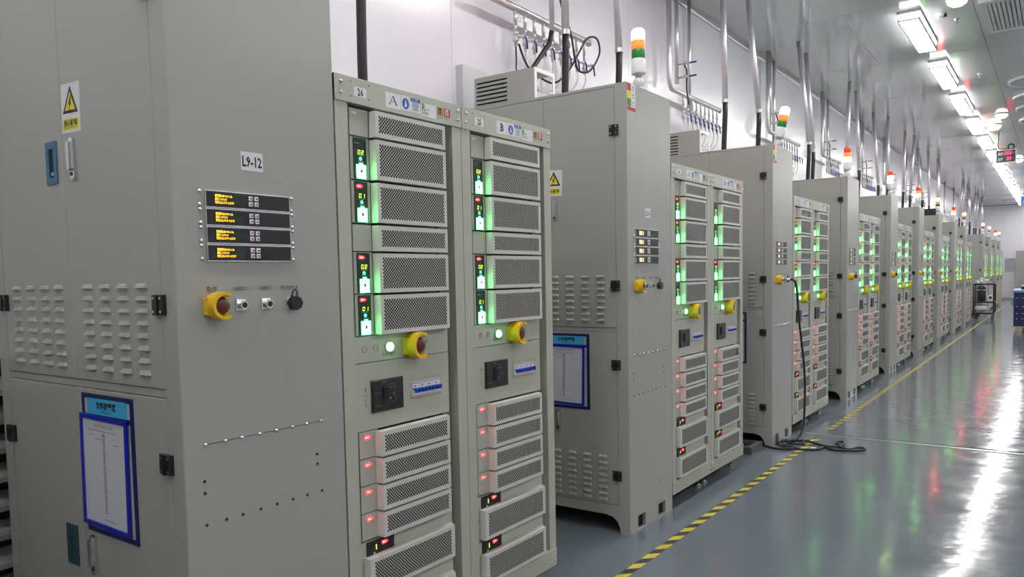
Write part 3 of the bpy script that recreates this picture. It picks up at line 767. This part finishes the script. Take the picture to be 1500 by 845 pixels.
def make_tower(red, amb, grn):
    r = empty('signal_tower', (0, 0, 2.318), '', 'signal tower', 'signal towers on the cabinets')
    m = mb('white').lathe('Z', 0, 0, 0, [(.03, 0), (.03, .006), (.02, .012)], 16); m.lathe('D', 0, .036, .022, [(.01, 0), (.024, .004), (.030, .022), (.024, .04), (.01, .044)], 16).build('joint', r)
    mb('white').lathe('Z', 0, 0, .06, [(.016, 0), (.016, .018), (.036, .02), (.037, .026), (.037, .095), (.034, .098)], 18).build('base', r)
    for i, (nm, k) in enumerate((('green_lens', grn), ('amber_lens', amb), ('red_lens', red))):
        z = .158+.048*i
        mb(k).lathe('Z', 0, 0, z, [(.033, 0), (.035, .003), (.035, .043), (.033, .046)]+([(.025, .056), (.01, .059)] if i == 2 else []), 18).build(nm, r)
    return r
TP = {'red': ('towred', 'towamb', 'towgrn'), 'green': ('towredoff', 'towamb', 'towgrnlit'), 'amber': ('towredoff', 'towamblit', 'towgrnlit')}
TST = {1: 'red', 2: 'red', 3: 'green', 4: 'amber', 5: 'green', 6: 'red', 7: 'green', 8: 'red', 10: 'red', 11: 'red', 12: 'green', 13: 'red'}
tproto = {}; vb = None
for i, k in enumerate(KS[1:]):
    st = TST[k]
    if st not in tproto: tproto[st] = t = make_tower(*TP[st])
    else: t = copy_tree(tproto[st])
    t.location = (-.032, A[k]+.205 if k < 3 else A[k]+.12, 2.318); t.rotation_euler = (0, math.radians(13), 0) if k == 2 else (0, 0, 0)
    tag(t, 'signal tower lit %s on top of the %s cabinet from the camera' % (st, ORD[i+1]), 'signal tower', 'signal towers on the cabinets')
    if k <= 3:
        if vb is None: vb = v = make_vent_box()
        else: v = copy_tree(vb)
        v.location = (0, A[k], 0); tag(v, 'pale slotted vent box on top of the %s cabinet from the camera' % ORD[i+1], 'vent box', 'slotted vent boxes on cabinets')
r = mb('vent').box(WX, 3.72, 2.0, WX+.055, 3.97, 2.65).build('wall_box'); tag(r, 'shallow pale wall box behind the first slotted vent box', 'box')
r = mb('black').box(-.45, A[6]+.05, 2.318, -.06, A[6]+.5, 2.44).build('cable_tray'); tag(r, 'black tray lying on top of the seventh cabinet', 'tray')

def conduit(y, x, zj, dx, dy, label, grp):
    r = empty('power_conduit', (x, y, 0), label, 'conduit', grp)
    mb('galv').tube([(0+dx*.35, dy*.3, CZ), (0, 0, zj)], .026, 14).build('pipe', r)
    mb('galv').arc('Z', 0, 0, .024, .030, zj, .03, 0, 360, 14).build('coupling', r)
    z1 = 1.973
    mb('rubber').tube([(0, 0, zj+.03), (0, 0, zj-.1), (-.012, .005, zj-.35), (-.02, .01, (zj+z1)/2-.1), (-.02, .01, z1+.001)], .023, 12).build('cable', r)
PC = 'power conduits above the racks'
cj = {(0, 'B'): (-.79, 2.5, 2.9, 0), (1, 'A'): (-.86, 4.37, 2.915, .0), (1, 'B'): (-.785, 4.97, 2.92, -.1), (2, 'A'): (-.68, 6.8, 2.87, -.06), (2, 'B'): (-.57, 7.4, 2.86, -.32), (3, 'A'): (-.60, 9.31, 2.81, -.37), (3, 'B'): (-.70, 9.9, 2.806, -.25)}
for i, k in enumerate(KS):
    for j, l in enumerate('AB'):
        if (k, l) == (0, 'A'): continue
        x, y, zj, dx = cj.get((k, l), (-.68+random.uniform(-.06, .06), RS.get(k, A[k]+.54)+.3+.6*j, 2.82+random.uniform(-.05, .05), random.uniform(-.4, .25)))
        conduit(y, x, zj, dx, random.uniform(-.1, .1) if k > 1 else 0, 'silver conduit with black cable above the %s rack of the %s pair' % (('left', 'right')[j], ORD[i]), PC)
# second cable into the first vent box
r = empty('thin_conduit', (0, 0, 0), 'thin conduit with black cable slanting into the first vent box', 'conduit')
mb('galv').tube([(-.925, 4.30, CZ), (-.919, 4.30, 2.93)], .017, 12).build('pipe', r)
mb('rubber').tube([(-.919, 4.30, 2.94), (-.93, 4.28, 2.85), (-.95, 4.1, 2.65), (-.90, 3.86, 2.50), (-.82, 3.74, 2.44)], .016, 10).build('cable', r)
r = empty('looped_cable', (0, 0, 0), 'black cable looped between the valves above the first vent box', 'cable')
lp = [(-1.1, 4.18, 2.86), (-1.07, 4.24, 2.72), (-.98, 4.3, 2.63), (-.93, 4.36, 2.62), (-.92, 4.5, 2.72), (-.91, 4.62, 2.86), (-.9, 4.72, 2.98), (-.88, 4.82, 3.0), (-.87, 4.84, 2.9), (-.88, 4.72, 2.76), (-.9, 4.6, 2.74), (-.9, 4.55, 2.82), (-.9, 4.5, 2.97), (-.95, 4.45, 3.2), (-.95, 4.42, 3.6), (-.95, 4.42, CZ)]
def smooth(pts, n=5):
    pts = [Vector(p) for p in pts]; out = []
    q = [pts[0]]+pts+[pts[-1]]
    for i in range(1, len(q)-2):
        for j in range(n):
            t = j/n; a, b, c, d = q[i-1], q[i], q[i+1], q[i+2]
            out.append(.5*((2*b)+(c-a)*t+(2*a-5*b+4*c-d)*t*t+(3*b-a-3*c+d)*t**3))
    out.append(pts[-1]); return out
mb('rubber').tube(smooth(lp), .007, 8).build('cord', r)

# water manifolds
PX = -1.13
VALVE = mb('steel').tube([(0, 0, 0), (0, 0, -.05)], .011, 8).lathe('Z', 0, 0, -.05, [(.012, 0), (.019, -.004), (.019, -.02), (.014, -.024), (.014, -.045), (.02, -.049), (.018, -.065), (.011, -.068), (.008, -.1)], 10)
VALVE.tube([(0, 0, -.085), (.03, .02, -.085), (.045, .03, -.08)], .008, 8)
VALVE = VALVE.mesh('valve')
LEVER = mb('steel').box(.035, .026, -.092, .05, .036, -.07).use('lever').tube([(.046, .032, -.075), (.055, .045, -.10), (.057, .052, -.16)], [.006, .0075, .006], 6).mesh('lever')
def manifold(y0, y1, z, n, d0, label, valves, hose_to=None, riser=None):
    r = empty('water_manifold', (PX, y0, z), label, 'water pipe', 'water manifolds along the wall')
    L = y1-y0
    if riser: pts = [(0, 0, CZ-z), (0, 0, .08), (0, .02, .03), (0, .06, 0), (0, L, 0)]
    else: pts = [(0, -.02, 0), (0, L, 0)]
    mb('steel').tube(pts, .024, 12).lathe('D', 0, 0, L+.012, [(.02, 0), (.027, .006), (.027, .03)], 12).build('pipe', r)
    for i in range(n):
        y = d0-y0+(L-.07-(d0-y0))*i/(n-1)
        d = mb('steel').tube([(0, y, 0), (0, y, -.11)], .012, 8).build('drop_pipe', r)
        if valves:
            link('valve', VALVE, d, (0, y, -.10)); link('lever', LEVER, d, (0, y, -.10))
            if hose_to:
                tx, ty, tz = hose_to; x = tx-PX; yy = ty-y0; zz = tz-z
                mb('rubber' if i == 0 and hose_to[2] > 2.44 else 'hose').tube(smooth([(0, y, -.2), (.01, y-.01, -.32), (.06, (y*.8+yy*.2), -.45), (x, yy+.02*i, zz)], 4), .0055, 6).build('hose', d)
    return r
manifold(3.90, 5.15, 3.095, 9, 4.19, 'steel water manifold with valves above the first slotted vent box', True, (-.75, 3.86, 2.45))
manifold(6.61, 7.87, 3.035, 9, 6.93, 'steel water manifold with blue levers above the second slotted vent box', True, (-.8, 6.30, 2.42), True)
manifold(9.49, 10.85, 3.06, 9, 9.85, 'steel water manifold behind the fourth cabinet', True, (-.9, 8.83, 2.42), True)
for i, k in enumerate(KS[4:]):
    y0 = {4: 12.1, 5: 14.72}.get(k, A[k]+1.3); 
    manifold(y0, y0+1.15, 3.08, 8, y0+.3, 'steel water manifold on the wall behind the %s cabinet' % ORD[i+4], k < 6, None, True)
HOOK = mb('steel').tube([(0, 0, 0), (.06, .01, .005), (.10, .015, .005)], .009, 8).lathe('D', .07, .005, .025, [(.014, 0), (.014, .03)], 8).use('lever').box(.10, .008, -.002, .17, .022, .010).mesh('valve')
for i, (k, y) in enumerate(((2, 6.80), (3, 9.60), (4, 12.22), (5, 14.9), (6, 17.3), (7, 19.8), (8, 22.0))):
    r = empty('tap_pipe', (-1.14, y, 3.11), 'steel tap pipe with two side valves left of the %s thin riser' % ORD[i], 'water pipe', 'tap pipes along the wall')
    mb('steel').tube([(0, 0, CZ-3.11), (0, 0, 0)], .02, 12).build('pipe', r)
    for z in (.05, .17): link('valve', HOOK, r, (.015, .005, z))
    mb('rubber').tube(smooth([(.07, .01, .16), (.09, .02, .1), (.085, .03, -.05), (.1, .05, -.2)], 4), .007, 6).build('hose', r)
    y2 = {2: 7.25, 3: 9.98, 4: 12.75}.get(k, y+.45)
    r = mb('steel').tube([(-1.20, y2, CZ), (-1.205, y2, 2.92)], .018, 12).build('riser_pipe'); tag(r, '%s thin steel riser pipe dropping from the ceiling by the wall' % ORD[i], 'water pipe', 'thin risers along the wall')

# ------------------------------------------------------------------ floor items
def tape(y0, y1, label):
    o = mb('tape').box(-.024, 0, 0, .024, y1-y0, .0008).build('hazard_tape', loc=(.212, y0, .0003)); tag(o, label, 'tape')
tape(1.0, 6.42, 'near length of yellow and black hazard tape on the floor')
tape(6.85, 38.5, 'far length of yellow and black hazard tape beyond the floor joint')
r = empty('grey_pad', (-.12, 5.74, 0), 'dark grey raised pad on the floor in front of the third cabinet', 'pad')
m = mb('pad'); m.box(-.16, -.14, 0, .07, .12, .03).box(-.16, -.14, .03, .07, -.105, .055).box(-.16, .085, .03, .07, .12, .055).box(.035, -.105, .03, .07, .085, .055).box(-.16, -.105, .03, -.125, .085, .055); m.build('body', r)
m = mb('dark').box(-.125, -.105, .03, .035, .085, .034).build('inset', r)
r = empty('test_lead', (0, 0, 0), 'black test lead hanging from the third cabinet and tangled on the floor', 'cable')
c0 = A[2]
mb('chrome').tube([(.006, c0+.262, 1.291), (.06, c0+.262, 1.291)], .013, 12).build('plug', r)
mb('rubber').tube(smooth([(.06, c0+.262, 1.291), (.085, c0+.265, 1.285), (.105, c0+.275, 1.22), (.12, c0+.30, .95), (.135, c0+.40, .55), (.13, c0+.42, .2), (.12, c0+.38, .06), (.1, 6.2, .012),
  (.05, 6.22, .01), (.02, 6.17, .01), (-.005, 6.05, .012), (.06, 6.02, .01), (.15, 5.98, .01), (.2, 5.93, .012), (.25, 5.94, .01), (.33, 6.0, .01), (.345, 6.1, .012), (.4, 6.05, .01), (.45, 6.04, .01),
  (.5, 6.05, .012), (.58, 6.09, .01), (.62, 6.16, .012), (.6, 6.22, .01), (.55, 6.18, .012), (.53, 6.08, .018), (.47, 6.12, .012), (.44, 6.2, .012), (.4, 6.25, .012), (.39, 6.32, .012), (.42, 6.35, .012), (.45, 6.28, .016), (.44, 6.17, .012),
  (.36, 6.13, .012), (.24, 6.2, .012), (.17, 6.25, .012), (.06, 6.16, .016), (.1, 6.08, .014), (.19, 6.1, .018), (.15, 6.2, .016), (.03, 6.2, .012), (.0, 6.1, .012), (.08, 5.95, .014), (.16, 5.93, .012), (.06, 5.86, .012), (-.04, 5.9, .012)], 5), .0085, 8).build('cord', r)
r = mb('sticker').box(.26, 6.02, 0, .30, 6.05, .012).build('paper_tag'); tag(r, 'tiny white scrap lying in the tangled black lead', 'scrap')

# slatted wall trunking low at the left edge
r = empty('slatted_trunking', (WX, -.6, 0), 'dark slatted trunking low on the wall at the left edge', 'trunking')
mb('dark').box(.001, 0, .05, .02, 1.9, 1.1).build('backing', r)
sl = mb('slat').prism('D', [(0, 0), (.085, .012), (.085, .03), (.02, .068), (0, .068)], 1.9, 1.9).mesh('slat')
for i in range(10): link('slat', sl, r, (.02, 0, .07+.1*i))

# trolley in the gap after the ninth rack pair
r = empty('trolley', (-.09, 24.03, 0), 'black framed trolley with dark cylinder parked in the far gap', 'trolley')
f = mb('black'); W_, D_ = .46, .6
for x in (0, W_):
    for y in (0, D_): f.box(x-.016, y-.016, .12, x+.016, y+.016, .93)
for z in (.92, .44, .14):
    for y in (0, D_): f.box(0, y-.016, z-.018, W_, y+.016, z+.018)
    for x in (0, W_): f.box(x-.016, 0, z-.018, x+.016, D_, z+.018)
f.build('frame', r)
mb('pad').box(.016, .016, .15, W_-.016, D_-.016, .165).build('bottom_shelf', r); mb('pad').box(.016, .016, .44, W_-.016, D_-.016, .458).build('middle_shelf', r)
for x in (.04, W_-.04):
    for y in (.04, D_-.04): mb('rubber').lathe('F', y, .05, x-.015, [(.03, 0), (.05, .004), (.05, .026), (.03, .03)], 14).use('chrome').box(x-.02, y-.02, .05, x-.017, y+.02, .13).box(x+.017, y-.02, .05, x+.02, y+.02, .13).build('caster', r)
r2 = empty('dark_canister', (.07, 24.28, .459), 'dark upright canister inside the black trolley', 'canister')
mb('black').lathe('Z', 0, 0, 0, [(.1, 0), (.105, .02), (.105, .36), (.08, .40), (.03, .42)], 20).build('body', r2); mb('chrome').arc('Z', 0, 0, .1, .108, .30, .02, 0, 360, 20).build('band', r2)
r2 = empty('silver_tank', (.10, 24.15, .28), 'silver horizontal tank on the lower trolley shelf', 'tank')
mb('tank').lathe('F', 0, 0, -.16, [(.03, 0), (.08, .02), (.095, .06), (.095, .26), (.08, .30), (.03, .32)], 20).build('shell', r2); mb('tank').box(-.1, -.05, -.095, -.07, .05, -.06).box(.07, -.05, -.095, .1, .05, -.06).build('cradle', r2)
r2 = empty('compressor', (.26, 24.3, .459), 'white gauge unit beside the dark canister on the trolley', 'pump'); mb('white').bevslab('Z', -.05, -.06, .07, .08, 0, .16, .02).build('body', r2); mb('black').disc('D', .02, .10, .035, -.06, .02, 14).build('gauge', r2)
bm = bmesh.new(); bmesh.ops.create_icosphere(bm, subdivisions=3, radius=1)
for v in bm.verts:
    q = .75+.25*math.sin(v.co.x*9+v.co.y*5)*math.cos(v.co.z*7+v.co.x*4); v.co = Vector((v.co.x*.19*q, v.co.y*.2*q, max(-.05, v.co.z*.13*q)+.05))
me = bpy.data.meshes.new('plastic_bag'); bm.to_mesh(me); bm.free(); me.materials.append(M['film']); o = link('plastic_bag', me, None, (.07, 24.3, .94)); tag(o, 'crumpled clear plastic bag on top of the trolley', 'bag')

# crates on pallets at the right edge
r = empty('pallet', (1.0, 19.48, 0), 'wooden pallet under the navy crate at the right edge', 'pallet')
for i in range(6): mb('wood').box(.0, .0+.165*i, .085, 1.1, .12+.165*i, .105).build('plank', r)
for x in (.06, .5, .96):
    for y in (0, .42, .84): mb('wood').box(x, y, 0, x+.1, y+.1, .085).build('block', r)
r = empty('navy_crate', (1.0, 19.5, .105), 'navy plastic crate with light blue lid on the pallet', 'crate')
b = mb('crate').box(.0, 0, 0, 1.06, .92, .72)
for i in range(6): b.box(.0+.19*i, -.02, 0, .03+.19*i, 0, .72)
for z in (0, .34, .69): b.box(0, -.02, z, 1.06, 0, z+.03)
b.use('sticker')
for z in (.16, .27, .42, .60):
    for i in range(10): b.disc('D', .06+.1*i, z, .011, -.0, .003, 6)
b.build('body', r)
mb('lid').bevslab('Z', -.03, -.04, 1.09, .95, .72, .06, .02).build('lid', r)
mb('hazyellow').slab('D', .05, .655, .16, .685, 0.02, .004).build('yellow_label', r)
mb('lid').box(-.045, .1, .43, 0, .5, .60).build('side_flap', r)
r = empty('upper_crate', (1.12, 19.75, .886), 'second navy crate with blue lid standing on the first crate', 'crate')
mb('crate').box(0, 0, 0, .8, .55, .05).build('body', r); mb('lid').bevslab('Z', -.02, -.02, .82, .57, .05, .03, .01).build('lid', r)
r = empty('chair', (1.0, 26, 0), 'dark chair back showing above the navy crate', 'chair')
mb('rubber').bevslab('D', .1, .62, .5, 1.12, .05, .05, .02).build('backrest', r); mb('rubber').bevslab('Z', .08, -.42, .52, 0.02, .45, .07, .02).build('seat', r); mb('chrome').tube([(.3, -.2, .06), (.3, -.2, .45)], .025, 10).tube([(.3, .02, .47), (.3, .06, .7)], .02, 8).build('column', r)
for i in range(5):
    a = i*math.tau/5; mb('rubber').tube([(.3, -.2, .08), (.3+.26*math.cos(a), -.2+.26*math.sin(a), .05)], .018, 8).lathe('Z', .3+.26*math.cos(a), -.2+.26*math.sin(a), 0, [(.02, 0), (.026, .02), (.02, .045)], 10).build('leg', r)
r = empty('far_cabinet', (.28, 38.3, 0), 'tall pale cabinet against the far end wall', 'cabinet')
mb('cab').box(0, 0, .13, 1.2, .6, 2.04).build('body', r); mb('cab').bevslab('D', .01, .15, .59, 2.02, 0, .018, .004).build('door', r); mb('cab').bevslab('D', .61, .15, 1.19, 2.02, 0, .018, .004).build('door', r); mb('black').box(.03, .03, 0, 1.17, .57, .13).build('plinth', r)
r = empty('notice_board', (-.11, EY, 1.2), 'grey notice board on the far end wall', 'notice board')
mb('board').slab('D', 0, 0, .32, .53, 0, .02).build('panel', r); mb('cove').slab('D', -.02, -.02, .34, 0, 0, .025).slab('D', -.02, .53, .34, .55, 0, .025).slab('D', -.02, 0, 0, .53, 0, .025).slab('D', .32, 0, .34, .53, 0, .025).build('frame', r)
